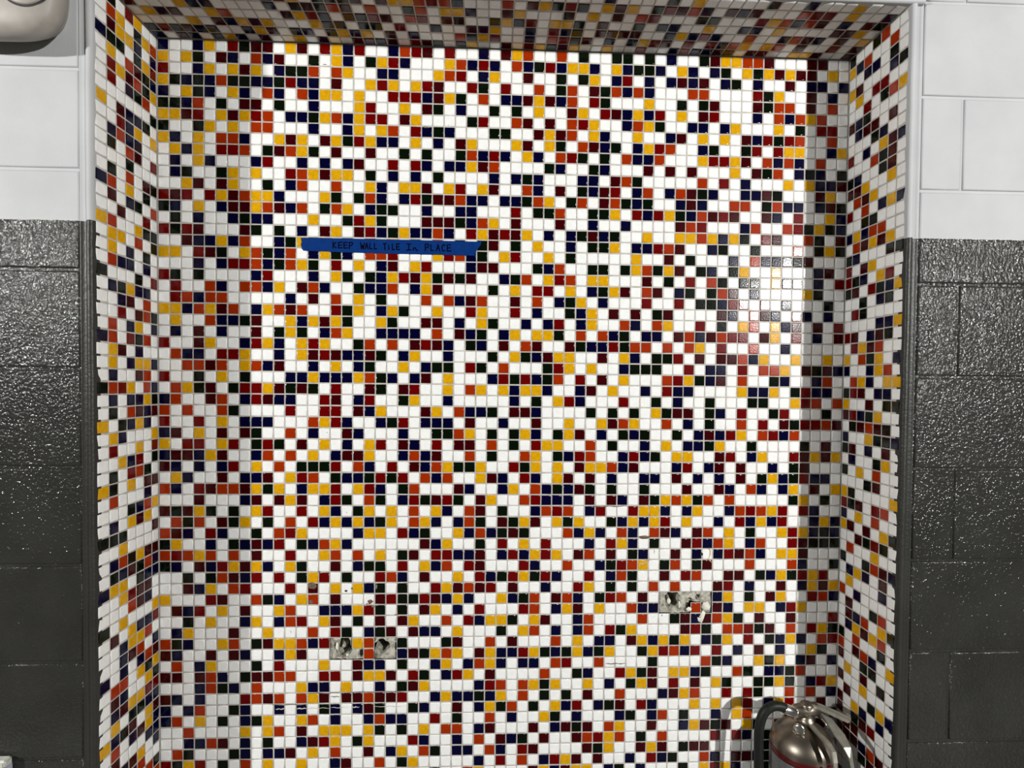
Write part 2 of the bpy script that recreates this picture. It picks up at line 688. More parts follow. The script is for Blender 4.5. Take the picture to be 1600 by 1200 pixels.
# inner sides, one string per column from the back corner to the front edge
LEFT_COLUMNS = [
    'WONRNYWGWYWRWGWOWGGWWRWWGNWWNWNGDWYRGWDWYWDWDNNWWYRWNDYGRNDNNNWGO',
    'WYWYGGOWGWWWWDGWRGWGNWNOOWOWYOOYNNWWWGDNOYWWDONDNWNOWOGYRNYYNWWOW',
    'YGNGDOGWNYNDWWWGWYOWWGNWDYGNYDWNDYWYROWWNDWWYGGDDWNYONYWYGWDWYOWW',
    'RWYWODNWNNNOGOYNWWWNNWYDWNRWNWYNONWWNRYWGYWWGDWROWYYDWWWYGDNWDNWW',
    'WYYGWYWWDROWWWWWDWYWNWGNRWWDWWRWWGNWYWWWWWGYONYYWYWNNNONDWGWWNWDW',
    'GODGYRRWWWNGWGODWOYYOWNWWOOYYNONGWYRWGGOWNGWNGYWWWDWWWODNYNODWWNW',
]
LEFT_COLUMNS.append(edge_column(N=(3, 14, 26, 46, 53), Y=(8, 17, 33, 38, 58), G=(21, 30, 42, 49)))
RIGHT_COLUMNS = [
    'GYWYWWDWWRWGDWRWNWGRRGWWWRWYNWGYDWNGWGWYRNYWWGWWOWWWGODWDWDDWDWWW',
    'WNWDYWNNWWWNDOWWYONWGDWRWDRWWORWRGWDNWWGGWDWOWNYWDDNWWWYWDWWDDWWW',
    'WONWWRGDWNWWYDOGNDWDNWGGWWYOWYDWNDWWWYWWDYWDWWYWNWNYODWWWWYGDDWWW',
    'GWNWRWWDGWOWWYWGOYWYWRWWWNDGNNWDGOYNWWGWWWDGWGNWWWODWOGDYWNDWNGWW',
    'OWWWRGWWNYGGWWNWODWWYGNWNDOYYWNWYDGWGODWROWRYOWWWGWYWNGWWGWRWODWW',
    'WOGNWOWDWDDDYWYWWYGWRNGWNGWWOYNGWGGDYWWWOWYGWDDNWOYOGWWGWYNWWDWWW',
]
RIGHT_COLUMNS.append(edge_column(G=(3, 18, 31, 42, 50), Y=(5, 21, 24, 29, 39, 53), N=(9, 14, 27, 34, 45, 57)))
# soffit, one string per row from the back corner to the front edge
SOFFIT_ROWS = [
    'NWDNWGYNWDWWYWNWWDDNDWRDGWGYWWDWDYGNYWWYWWRWWNRNNDDWNDWWYYDWWD',
    'NRGDNGWWNYDWNNWGYNYWDWNWWWOGYRWWNWORNDWNWNYRDWRWRNOYWYOWDWWRWD',
    'WWWWYWDNYNYWWWYGNWGGWRWWNWWDNYWWNWRNGWDDDDWWNYNRNWWOWWNODNWDWY',
    'WYNDWWYOWWWWDYRNWDGRDWORWDGWWGYNRWYYGWDWWGWNNWWYWWNNWYWWWWDDYW',
    'DWWWYNNWWWWNWGDGODWOWWGOWYYNWWDYWWWGWYWGWORWWWGGWWWRYONODWNWDG',
    'WNWYWWRWWDWNRYWNGGDWDYYORONWWWOWDYGRGWYDYWGRDONWDNDWWWORRWYWWN',
    'WWWWWYWWWGWWWWNWWWWWYWWWWWNWWWWWWWWWWWNWWWWGWYWWWWWGWWNWWWYWWW',
]

rng = random.Random(7)
def fill():                        # rows below the frame go on in the same mix
    return rng.choices(CODES, weights=[47, 13, 8, 8, 8, 10, 8])[0]
NROW = 82
back = [list(r) for r in BACK] + [[fill() for _ in range(62)] for _ in range(NROW - len(BACK))]
leftc = [list(c) + [fill() for _ in range(NROW - len(c))] for c in LEFT_COLUMNS]
rightc = [list(c) + [fill() for _ in range(NROW - len(c))] for c in RIGHT_COLUMNS]
FL, FR, FT = 7.2, 6.88, 7.0         # front planes of the wall left, right and above the alcove
def depth_cells(first, front):
    b = [0.0] + [first + k for k in range(6)] + [front]
    return list(zip(b, b[1:]))
LCELL, RCELL, SCELL = depth_cells(0.88, FL), depth_cells(0.84, FR), depth_cells(0.86, FT)
J = 0.088                            # joint width
GR = 0.05                            # grout recess

# ------------------------------------------------------------------ structure: back wall
verts, faces = [], []
def quad(pts):
    b = len(verts); verts.extend(pts); faces.append((b, b + 1, b + 2, b + 3))
for r in range(NROW):
    c = 0
    while c < 62:                    # runs of grout between missing tiles
        if back[r][c] == '.':
            c += 1; continue
        e = c
        while e < 62 and back[r][e] != '.': e += 1
        quad([P(c, r, -GR), P(c, r + 1, -GR), P(e, r + 1, -GR), P(e, r, -GR)])
        c = e
B0, B1 = -0.5, 62.5
quad([P(B0, -0.5, -4), P(B1, -0.5, -4), P(B1, NROW, -4), P(B0, NROW, -4)])
wall_back = structure(link_mesh('wall_back', verts, faces, GROUT), 'back wall of the alcove covered in multicoloured mosaic tile', 'wall')
cells = []
for r in range(NROW):
    for c in range(62):
        if back[r][c] != '.':
            cells.append((back[r][c], P(c + .5, r + .5, 0), 1 - J, 1 - J, 0.0))
X, Y, Z = Vector((1, 0, 0)), Vector((0, 1, 0)), Vector((0, 0, 1))
lay_tiles(wall_back, cells, X, Z, -Y, 11)

def box_mesh(u0, u1, v0, v1, z0, z1):
    p = [P(u, v, z) for z in (z0, z1) for v in (v0, v1) for u in (u0, u1)]
    return p, [(0, 1, 3, 2), (4, 6, 7, 5), (0, 4, 5, 1), (2, 3, 7, 6), (0, 2, 6, 4), (1, 5, 7, 3)]

# inner side walls and soffit
v, f = box_mesh(-1.0, -GR, -0.9, NROW, -4, FL - 0.09)
wall_inner_left = structure(link_mesh('wall_inner_left', v, f, GROUT), 'left inner side of the tiled alcove', 'wall')
cells = [(leftc[k][r], P(0, r + .5, (a + b) / 2), b - a - J, 1 - J, 0.0) for k, (a, b) in enumerate(LCELL) for r in range(NROW)]
cells = []
for k, (a, b) in enumerate(LCELL):
    for r in range(NROW):
        cells.append((leftc[k][r], P(0, r + .5, (a + b) / 2), 1 - J, b - a - J, 0.22 if k == 6 else 0.0))
lay_tiles(wall_inner_left, cells, Z, -Y, X, 12)        # local x = up, local y = toward the room

v, f = box_mesh(62 + GR, 63.0, -0.9, NROW, -4, FR - 0.09)
wall_inner_right = structure(link_mesh('wall_inner_right', v, f, GROUT), 'right inner side of the tiled alcove', 'wall')
cells = []
for k, (a, b) in enumerate(RCELL):
    for r in range(NROW):
        cells.append((rightc[k][r], P(62, r + .5, (a + b) / 2), 1 - J, b - a - J, 0.22 if k == 6 else 0.0))
lay_tiles(wall_inner_right, cells, -Z, -Y, -X, 13)

v, f = box_mesh(-0.9, 62.9, -1.0, -GR, -4, FT - 0.09)
ceiling = structure(link_mesh('ceiling', v, f, GROUT), 'shadowed mosaic soffit of the alcove', 'ceiling')
cells = []
for k, (a, b) in enumerate(SCELL):
    for c in range(62):
        cells.append((SOFFIT_ROWS[k][c], P(c + .5, 0, (a + b) / 2), 1 - J, b - a - J, 0.30 if k == 6 else 0.0))
lay_tiles(ceiling, cells, -X, -Y, -Z, 14)

# ------------------------------------------------------------------ structure: block walls
COURSE = 7.36
JOINTS = [-0.36 + COURSE * k for k in range(-3, 13)]      # bed joints (rows)
JW = 0.22
_blocks = {}
def block(wall, u0, u1, v0, v1, z):
    if u1 - u0 < 0.6 or v1 - v0 < 0.6:
        return
    w, h = u1 - u0 - JW, v1 - v0 - JW
    key = (round(w, 2), round(h, 2))
    if key not in _blocks:
        vv, ff = slab(w, h, 0.6, 0.11)
        me = bpy.data.meshes.new('concrete_block')
        me.from_pydata(vv, [], ff)
        me.materials.append(BLOCKM)
        me.polygons.foreach_set('use_smooth', [True] * (len(me.polygons) - 1) + [False])
        _blocks[key] = me
    o = bpy.data.objects.new('concrete_block', _blocks[key])
    C.objects.link(o)
    o.parent = wall
    o.matrix_local = frame(P((u0 + u1) / 2, (v0 + v1) / 2, z), X, Z, -Y)

def block_wall(name, label, u_lo, u_hi, z, joint_u, v_lo=-22.4, v_hi=82.0, phase=0):
    v, f = box_mesh(u_lo, u_hi, v_lo, v_hi, z - 7.0, z - 0.13)
    wall = structure(link_mesh(name, v, f, BLOCKM), label, 'wall')
    for k, (a, b) in enumerate(zip(JOINTS, JOINTS[1:])):
        a2, b2 = max(a, v_lo), min(b, v_hi)
        if b2 - a2 < 0.5:
            continue
        off = joint_u + (COURSE if (k + phase) % 2 else 0.0)
        us = [u_lo] + sorted(x for x in (off + 2 * COURSE * i for i in range(-8, 9)) if u_lo + 0.5 < x < u_hi - 0.5) + [u_hi]
        for p, q in zip(us, us[1:]):
            block(wall, p, q, a2, b2, z)
    return wall
wall_left = block_wall('wall_left', 'painted block wall left of the alcove, white over charcoal grey', -46, -1.02, FL, -8.4)
wall_right = block_wall('wall_right', 'painted block wall right of the alcove, white over charcoal grey', 63.15, 108, FR, 66.55, phase=0)
wall_top = block_wall('wall_top', 'white painted block wall above the alcove', -1.02, 63.15, FT, 5.0, v_lo=-22.4, v_hi=-1.02)

# painted corner beads around the opening
def bead_profile():
    pts = [(0.02, -0.5), (0.02, 0.0)]
    for i in range(9):
        t = math.pi * i / 8
        pts.append((0.28 - 0.26 * math.cos(t), 0.03 + 0.22 * math.sin(t)))
    pts += [(0.60, -0.04), (0.72, -0.06), (1.04, -0.06), (1.08, -0.02), (1.08, -0.5)]
    return pts
def side_bead(name, label, u_edge, sgn, z):
    pr = bead_profile()
    rows = [-1.0] + [i * 2.0 for i in range(0, 42)]
    rnd = random.Random(len(name) + int(u_edge))
    vv, ff = [], []
    for v_ in rows:
        wob = rnd.uniform(-0.02, 0.02)
        vv.extend([P(u_edge + sgn * (a + wob * (0 < i < 12)), v_, z + b) for i, (a, b) in enumerate(pr)])
    n = len(pr)
    for i in range(len(rows) - 1):
        for k in range(n - 1):
            ff.append((i * n + k, i * n + k + 1, (i + 1) * n + k + 1, (i + 1) * n + k))
    o = link_mesh(name, vv, ff, BEADM, None, True)
    return structure(o, label, 'trim')
side_bead('trim_1', 'rounded painted corner bead down the left edge of the alcove', 0.0, -1, FL)
side_bead('trim_2', 'rounded painted corner bead down the right edge of the alcove', 62.0, 1, FR)
pr = bead_profile()
vv, ff = [], []
us = [-1.0 + i * 4.0 for i in range(17)]
for u_ in us:
    vv.extend([P(u_, -a, FT + b) for a, b in pr])
for i in range(len(us) - 1):
    for k in range(len(pr) - 1):
        n = len(pr)
        ff.append((i * n + k, i * n + k + 1, (i + 1) * n + k + 1, (i + 1) * n + k))
structure(link_mesh('trim_3', vv, ff, BEADM, None, True), 'painted corner bead along the top edge of the alcove', 'trim')

v, f = box_mesh(-46, 108, 82, 84, -4, 150)
structure(link_mesh('floor', v, f, FLOORM), 'grey speckled floor below the alcove', 'floor')

# ------------------------------------------------------------------ torn-out patches on the back wall
def mortar_patch(name, label, cellset, holes, bumps, seed):
    """cellset: missing (col,row) cells; a rough mortar bed with pits, all real relief"""
    rnd = random.Random(seed)
    N = 10
    vid, vv, ff = {}, [], []
    cs = set(cellset)
    def depth(u, v_):
        d = -0.20 + 0.05 * math.sin(3.1 * u + seed) * math.cos(2.7 * v_) + 0.035 * math.sin(9.3 * u + 4 * v_ + seed)
        for (hu, hv, ru, rv, dep) in holes:
            q = math.hypot((u - hu) / ru, (v_ - hv) / rv) + 0.13 * math.sin(4 * math.atan2(v_ - hv, u - hu) + seed)
            if q < 1.12:
                k = min(1.0, (1.12 - q) / 0.22)
                d -= dep * k * k * (3 - 2 * k)
        for (hu, hv, ru, rv, hgt) in bumps:
            q = math.hypot((u - hu) / ru, (v_ - hv) / rv)
            if q < 1:
                d += hgt * (1 - q * q)
        return d
    us_ = [c for c, r in cs]; rs_ = [r for c, r in cs]
    def vert(i, j):
        if (i, j) not in vid:
            u, v_ = i / N, j / N
            vid[(i, j)] = len(vv)
            vv.append(P(u, v_, depth(u, v_) + rnd.uniform(-0.02, 0.02)))
        return vid[(i, j)]
    for c, r in cs:
        for i in range(c * N, c * N + N):
            for j in range(r * N, r * N + N):
                ff.append((vert(i, j), vert(i, j + 1), vert(i + 1, j + 1), vert(i + 1, j)))
    o = link_mesh(name, vv, ff, MORTAR, wall_back, False)
    o['label'] = label
    return o
mortar_patch('mortar_patch', 'bare mortar patch with a ragged plugged hole', [(15, 53), (16, 53), (15, 54), (16, 54), (17, 54)],
             [(16.15, 53.95, 0.66, 0.82, 2.4), (17.75, 54.55, 0.18, 0.35, 0.5)], [(16.05, 54.1, 0.42, 0.55, 2.1), (15.65, 53.9, 0.16, 0.5, 0.3)], 3)
mortar_patch('mortar_patch', 'bare mortar patch with a black ragged hole', [(19, 53), (20, 53), (19, 54), (20, 54)],
             [(19.62, 53.85, 0.62, 0.52, 2.6), (20.9, 53.95, 0.1, 0.3, 0.4)], [(20.6, 53.6, 0.3, 0.4, 0.12)], 5)
mortar_patch('mortar_patch', 'long bare mortar patch with a round pipe hole and broken tile',
             [(45, 49), (46, 49), (47, 49), (48, 49), (49, 49), (45, 50), (46, 50), (47, 50), (49, 50)],
             [(46.35, 49.85, 0.66, 0.68, 1.7), (47.95, 50.2, 0.35, 0.55, 0.35), (48.8, 49.6, 0.25, 0.22, 0.4)],
             [(46.1, 49.95, 0.34, 0.40, 1.5), (47.1, 50.3, 0.16, 0.5, 0.22)], 8)

def blob(name, pts, z, mat, parent, th=0.05, sink=0.06, seed=1):
    """small irregular lump: outline in (u, v), domed toward its middle"""
    cu = sum(a for a, b in pts) / len(pts); cv = sum(b for a, b in pts) / len(pts)
    vv = [P(a, b, z - sink) for a, b in pts]
    n = len(pts)
    vv += [P(cu + (a - cu) * 0.72, cv + (b - cv) * 0.72, z + th * 0.8) for a, b in pts]
    vv.append(P(cu, cv, z + th))
    ff = []
    for k in range(n):
        ff.append((k, n + k, n + (k + 1) % n, (k + 1) % n))
        ff.append((n + k, 2 * n, n + (k + 1) % n))
    return link_mesh(name, vv, ff, mat, parent, True)
def ragged(cu, cv, ru, rv, seed, n=11):
    r_ = random.Random(seed)
    return [(cu + ru * r_.uniform(0.7, 1.1) * math.cos(-2 * math.pi * k / n), cv + rv * r_.uniform(0.7, 1.1) * math.sin(-2 * math.pi * k / n)) for k in range(n)]

# plaster crumbs in the patches
blob('plaster_crumb', ragged(15.62, 53.85, 0.16, 0.42, 21), -0.10, PLASTER, wall_back, 0.08)
blob('plaster_crumb', ragged(16.55, 54.62, 0.13, 0.14, 22), -0.12, PLASTER, wall_back, 0.08)
blob('plaster_crumb', ragged(46.98, 50.25, 0.13, 0.42, 23), -0.12, PLASTER, wall_back, 0.10)
blob('plaster_crumb', ragged(46.05, 50.0, 0.22, 0.30, 24), -0.35, PLASTER, wall_back, 0.15)
blob('plaster_crumb', ragged(47.85, 50.65, 0.32, 0.22, 25), 0.0, PLASTER, wall_back, 0.08)
blob('plaster_crumb', ragged(49.45, 50.35, 0.40, 0.52, 26), 0.02, PLASTER, wall_back, 0.28)
blob('plaster_crumb', [(49.15, 50.75), (48.72, 51.45), (48.62, 51.35), (48.7, 51.75), (49.05, 51.95), (49.2, 51.6), (49.42, 50.95)][::-1], 0.04, PLASTER, wall_back, 0.12)
blob('plaster_crumb', ragged(43.55, 43.9, 0.55, 0.20, 27), 0.01, RUST, wall_back, 0.05, 0.03)
# dark lump coloured as the shade in a screw hole, rust and caulk left by removed fixtures
blob('screw_hole_shade', ragged(48.98, 45.5, 0.17, 0.17, 31), 0.005, SHADE_SPECK, wall_back, 0.012, 0.02)
def residue(pts, wid, mat, z=0.008, seed=0):
    r_ = random.Random(seed)
    vv, ff = [], []
    for i, (a, b) in enumerate(pts):
        p0 = Vector(pts[max(i - 1, 0)]); p1 = Vector(pts[min(i + 1, len(pts) - 1)])
        d = (p1 - p0).normalized(); n_ = Vector((-d.y, d.x)) * wid * r_.uniform(0.5, 1.1) * (0.35 if i in (0, len(pts) - 1) else 1)
        vv += [P(a + n_.x, b + n_.y, z), P(a, b, z + wid * 0.35), P(a - n_.x, b - n_.y, z)]
    for i in range(len(pts) - 1):
        ff += [(3 * i, 3 * i + 3, 3 * i + 4, 3 * i + 1), (3 * i + 1, 3 * i + 4, 3 * i + 5, 3 * i + 2)]
    return link_mesh('caulk_residue', vv, ff, mat, wall_back, True)
residue([(43.1 + 0.95 * t, 46.35 + 0.10 * math.sin(math.pi * t) - 0.42 * t * t) for t in [i / 7 for i in range(8)]], 0.10, AMBER, seed=1)
residue([(44.5, 45.05), (44.53, 45.2), (44.5, 45.35), (44.52, 45.5)], 0.06, AMBER, seed=2)
residue([(49.6, 44.9), (49.75, 45.2), (49.72, 45.6), (49.55, 45.95), (49.75, 46.1), (49.9, 46.3)], 0.07, AMBER, seed=3)
residue([(42.4 + i * 0.25, 58.0 - 2.9 + 0.02 * math.sin(i * 3)) for i in range(2)], 0.05, GRIME, seed=4)
for i, (a, b, w_, m_) in enumerate([(10.2, 11.0, .05, CAULK), (12.05, 12.95, .06, CAULK), (13.1, 15.0, .045, CAULK), (15.1, 16.9, .03, CAULK), (17.0, 17.7, .05, CAULK), (19.05, 21.9, .04, CAULK)]):
    n_ = 6
    residue([(a + (b - a) * k / n_, 59.42 - 0.012 * (a - 10) + 0.04 * math.sin(k * 2.1 + i)) for k in range(n_ + 1)], w_, m_, seed=10 + i)
for i, (a, b, vv_) in enumerate([(13.0, 16.0, 58.02), (16.2, 21.8, 57.97), (15.1, 15.9, 58.35), (9.9, 12.9, 59.03), (40.1, 42.0, 55.62), (38.8, 41.9, 41.05)]):
    residue([(a + (b - a) * k / 8, vv_ + 0.03 * math.sin(k * 1.7 + i)) for k in range(9)], 0.05, GRIME, seed=30 + i)
for i, (cu, cv, ru, rv, m_) in enumerate([(13.45, 48.25, .50, .34, RUST), (13.32, 49.72, .25, .22, RUST), (18.62, 49.72, .30, .26, RUST), (16.45, 48.72, .17, .12, SHADE_SPECK),
                                          (17.0, 48.5, .14, .10, GRIME), (19.15, 48.35, .13, .24, GRIME), (18.35, 49.9, .12, .08, GRIME), (18.9, 50.15, .26, .09, GRIME), (14.05, 46.98, .10, .10, GRIME),
                                          (20.95, 50.92, .2, .06, GRIME), (23.42, 7.1, .32, .09, GRIME), (45.32, 51.18, .05, .10, SHADE_SPECK), (14.5, 1.85, .22, .05, GRIME), (25.4, 6.85, .04, .04, GRIME),
                                          (11.55, 52.4, .05, .05, SHADE_SPECK), (16.5, 41.6, .05, .06, GRIME), (14.75, 34.4, .04, .09, GRIME), (51.9, 55.3, .06, .06, SHADE_SPECK)]):
    blob('stain', ragged(cu, cv, ru, rv, 60 + i), 0.0, m_, wall_back, 0.03 if rv > .2 else 0.015, 0.02)

# ------------------------------------------------------------------ blue tape with handwriting
tape = thing('masking_tape', P(20.4, 17.75, 0.03), 'strip of blue masking tape with marker handwriting on the mosaic wall', 'tape')
top = [(12.42, 17.12), (14.0, 17.10), (17.0, 17.11), (20.0, 17.12), (23.0, 17.13), (26.0, 17.16), (28.43, 17.17)]
bot = [(12.66, 18.25), (14.0, 18.29), (17.0, 18.35), (20.0, 18.38), (23.0, 18.40), (26.0, 18.42), (27.82, 18.43)]
leftend = [(12.50, 17.45), (12.44, 17.75), (12.52, 18.08)]
rightend = [(27.90, 18.12), (28.12, 17.78), (28.33, 17.52)]
outline = top + rightend[::-1] + bot[::-1] + leftend[::-1]
vv = [P(a, b, 0.045) for a, b in outline] + [P(a, b, 0.030) for a, b in outline]
n = len(outline)
ff = [tuple(range(n))[::-1]] + [(k, (k + 1) % n, n + (k + 1) % n, n + k) for k in range(n)]
strip = link_mesh('tape_strip', vv, ff, TAPE)
keep_world(strip, tape)
GLYPH = {   # strokes in a unit box, y down
    'K': [[(0, 0), (0.02, 1)], [(0.62, 0.02), (0.04, 0.55), (0.7, 0.95)]],
    'E': [[(0.75, 0.02), (0, 0.05), (0.05, 0.95), (0.8, 0.9)], [(0.02, 0.5), (0.65, 0.45)]],
    'P': [[(0.02, 1), (0, 0.02), (0.55, 0.0), (0.72, 0.22), (0.5, 0.5), (0.02, 0.55)]],
    'W': [[(0, 0), (0.2, 1), (0.45, 0.35), (0.65, 1), (0.95, 0.05)]],
    'A': [[(0, 1), (0.38, 0.02), (0.75, 1)], [(0.14, 0.62), (0.62, 0.6)]],
    'L': [[(0.02, 0.05), (0.05, 0.95), (0.65, 0.9)]],
    'T': [[(0, 0.08), (0.85, 0.02)], [(0.42, 0.05), (0.45, 1)]],
    'i': [[(0.3, 0.45), (0.32, 0.98)], [(0.3, 0.2), (0.32, 0.28)]],
    'I': [[(0.05, 0.02), (0.75, 0.0)], [(0.4, 0.02), (0.38, 0.96)], [(0.0, 0.98), (0.78, 0.93)]],
    'n': [[(0.05, 1.0), (0.08, 0.62), (0.4, 0.58), (0.55, 0.98), (0.8, 0.95)]],
    'C': [[(0.7, 0.1), (0.25, 0.05), (0.02, 0.5), (0.25, 0.95), (0.72, 0.88)]],
}
ink_v, ink_f = [], []
def stroke(pts, wid=0.052):
    for (a, b), (c, d) in zip(pts, pts[1:]):
        L_ = math.hypot(c - a, d - b) or 1e-6
        ex, ey = (c - a) / L_ * wid * 0.6, (d - b) / L_ * wid * 0.6
        nx, ny = -(d - b) / L_ * wid, (c - a) / L_ * wid
        k = len(ink_v)
        z_ = 0.0475 + 0.0004 * (k % 7)
        ink_v.extend([P(a - ex + nx, b - ey + ny, z_), P(a - ex - nx, b - ey - ny, z_), P(c + ex - nx, d + ey - ny, z_), P(c + ex + nx, d + ey + ny, z_)])
        ink_f.append((k, k + 1, k + 2, k + 3))
def word(txt, u0, u1, v0, v1):
    step = (u1 - u0) / len(txt)
    for i, ch in enumerate(txt):
        x0 = u0 + i * step
        vo = 0.004 * i
        for s in GLYPH[ch]:
            stroke([(x0 + a * step * 0.88, v0 + vo + b * (v1 - v0)) for a, b in s])
word('KEEP', 15.25, 17.15, 17.44, 18.00)
word('WALL', 17.68, 19.28, 17.46, 18.02)
word('TiLE', 19.66, 21.26, 17.48, 18.05)
word('In', 21.74, 22.9, 17.50, 18.07)
word('PLACE', 23.40, 25.85, 17.48, 18.09)
ink = link_mesh('handwriting', ink_v, ink_f, INK)
keep_world(ink, tape)
ink['label'] = 'black marker words KEEP WALL TILE IN PLACE'

# ------------------------------------------------------------------ wall fixture at the upper left
fx = thing('wall_fixture', P(-6.0, 0.6, FL), 'beige rounded plastic wall fixture at the top of the left block wall', 'fixture')
def superdome(uc, vc, a, b, n_, prof, N=64):
    vv, ff = [], []
    for s, z in prof:
        for k in range(N):
            t = 2 * math.pi * k / N
            ct, st = math.cos(t), math.sin(t)
            vv.append(P(uc + s * a * math.copysign(abs(ct) ** (2 / n_), ct), vc + s * b * math.copysign(abs(st) ** (2 / n_), st), z))
    for i in range(len(prof) - 1):
        for k in range(N):
            ff.append((i * N + k, (i + 1) * N + k, (i + 1) * N + (k + 1) % N, i * N + (k + 1) % N))
    ff.append(tuple((len(prof) - 1) * N + k for k in range(N))[::-1])
    return vv, ff
prof = [(0.84, FL - 0.1), (0.86, FL + 0.2), (0.93, FL + 0.7), (0.985, FL + 1.2), (1.0, FL + 1.6), (0.985, FL + 1.95), (0.95, FL + 2.2), (0.88, FL + 2.45), (0.76, FL + 2.6), (0.55, FL + 2.70), (0.25, FL + 2.74), (0.05, FL + 2.75)]
vv, ff = superdome(-6.0, 0.6, 5.1, 5.45, 4.0, prof)
keep_world(link_mesh('housing', vv, ff, BEIGE, None, True), fx)
def disc_ring(uc, vc, r0, r1, zf, N=48):
    vv, ff = [], []
    for k in range(N):
        t = 2 * math.pi * k / N
        for r_ in (r0, r1):
            u_, v_ = uc + r_ * math.cos(t), vc + r_ * math.sin(t)
            vv.append(P(u_, v_, zf(u_, v_)))
    for k in range(N):
        j = (k + 1) % N
        ff.append((2 * k, 2 * k + 1, 2 * j + 1, 2 * j))
    return vv, ff
def housing_z(u_, v_):
    s = ((abs(u_ + 6.0) / 5.1) ** 4 + (abs(v_ - 0.6) / 5.45) ** 4) ** 0.25
    pr_ = sorted((a, b) for a, b in prof[4:])
    if s <= pr_[0][0]: return pr_[0][1]
    for (s0, z0), (s1, z1) in zip(pr_, pr_[1:]):
        if s0 <= s <= s1:
            return z0 + (z1 - z0) * (s - s0) / (s1 - s0)
    return pr_[-1][1]
DU, DV = -2.75, 2.85
vv, ff = disc_ring(DU, DV, 1.44, 1.56, lambda a, b: housing_z(a, b) + 0.02)
keep_world(link_mesh('groove_shade', vv, ff, GAP_SHADE), fx)  # dark ring on the surface, colour standing in for the groove's shade
N = 48
vv = [P(DU + r_ * math.cos(2 * math.pi * k / N), DV + r_ * math.sin(2 * math.pi * k / N),
        housing_z(DU + r_ * math.cos(2 * math.pi * k / N), DV + r_ * math.sin(2 * math.pi * k / N)) + dz)
      for r_, dz in ((1.44, -0.05), (1.44, 0.06), (1.36, 0.12), (0.7, 0.14), (0.05, 0.15)) for k in range(N)]
ff = [(i * N + k, i * N + (k + 1) % N, (i + 1) * N + (k + 1) % N, (i + 1) * N + k) for i in range(4) for k in range(N)]
ff.append(tuple(4 * N + k for k in range(N)))
keep_world(link_mesh('round_cover', vv, ff, BEIGE, None, True), fx)

# ------------------------------------------------------------------ fire extinguisher in the corner
EU, EZ, ER = 56.95, 3.05, 2.62
ext = thing('fire_extinguisher', P(EU, 82, EZ), 'steel fire extinguisher with black hose standing in the right corner of the alcove', 'fire extinguisher')
def lathe(prof, uc, zc, mat, name, N=40, parent=None):
    """prof: (radius, row)"""
    vv, ff = [], []
    for r_, v_ in prof:
        for k in range(N):
            t = 2 * math.pi * k / N
            vv.append(P(uc + r_ * math.cos(t), v_, zc + r_ * math.sin(t)))
    for i in range(len(prof) - 1):
        for k in range(N):
            ff.append((i * N + k, i * N + (k + 1) % N, (i + 1) * N + (k + 1) % N, (i + 1) * N + k))
    ff.append(tuple(range(N))[::-1]); ff.append(tuple((len(prof) - 1) * N + k for k in range(N)))
    o = link_mesh(name, vv, ff, mat, None, True)
    bm = bmesh.new(); bm.from_mesh(o.data)
    bmesh.ops.recalc_face_normals(bm, faces=bm.faces[:]); bm.to_mesh(o.data); bm.free()
    keep_world(o, parent or ext)
    return o
dome = [(0.62, 59.30)] + [(ER * math.sin(a), 61.3 - 1.95 * math.cos(a)) for a in [math.radians(d) for d in (16, 25, 35, 45, 55, 65, 75, 83, 90)]]
cylinder = lathe(dome + [(ER, 66), (ER, 80.4), (ER * 0.985, 81.3), (ER * 0.97, 82.0)], EU, EZ, STEEL, 'cylinder')
lathe([(ER + 0.02, 61.35), (ER + 0.035, 61.4), (ER + 0.035, 61.85), (ER + 0.02, 61.9)], EU, EZ, BAND, 'label_band', parent=cylinder)
lathe([(ER + 0.015, 61.95), (ER + 0.025, 62.0), (ER + 0.025, 74.0), (ER + 0.015, 74.05)], EU, EZ, LABELM, 'label', parent=cylinder)
valve = lathe([(0.66, 59.45), (0.70, 59.35), (0.70, 58.95), (0.60, 58.88), (0.52, 58.6), (0.52, 57.75), (0.42, 57.6)], EU + 0.25, EZ, STEEL, 'valve_body', 24)

def tube(name, pts, rad, mat, N=14, parent=None, caps=True):
    """round tube through (u, v, z) points with per-point radius"""
    W = [P(*p) for p in pts]
    rads = rad if isinstance(rad, (list, tuple)) else [rad] * len(W)
    vv, ff = [], []
    prev = None
    for i, w in enumerate(W):
        t = (W[min(i + 1, len(W) - 1)] - W[max(i - 1, 0)]).normalized()
        a = prev if prev is not None else Vector((0, 0, 1)) if abs(t.z) < 0.9 else Vector((1, 0, 0))
        a = (a - t * a.dot(t)).normalized(); prev = a
        b = t.cross(a)
        for k in range(N):
            q = 2 * math.pi * k / N
            vv.append(w + (a * math.cos(q) + b * math.sin(q)) * rads[i] * T)
    for i in range(len(W) - 1):
        for k in range(N):
            ff.append((i * N + k, i * N + (k + 1) % N, (i + 1) * N + (k + 1) % N, (i + 1) * N + k))
    if caps:
        ff.append(tuple(range(N))[::-1]); ff.append(tuple((len(W) - 1) * N + k for k in range(N)))
    o = link_mesh(name, vv, ff, mat, None, True)
    keep_world(o, parent or ext)
    return o
def smooth_path(ctrl, per=8):
    out = []
    for i in range(len(ctrl) - 1):
        p0, p1, p2, p3 = ctrl[max(i - 1, 0)], ctrl[i], ctrl[i + 1], ctrl[min(i + 2, len(ctrl) - 1)]
        for k in range(per):
            t = k / per
            out.append(tuple(0.5 * (2 * b + (c - a) * t + (2 * a - 5 * b + 4 * c - d) * t * t + (3 * b - a - 3 * c + d) * t ** 3) for a, b, c, d in zip(p0, p1, p2, p3)))
    out.append(ctrl[-1])
    return out
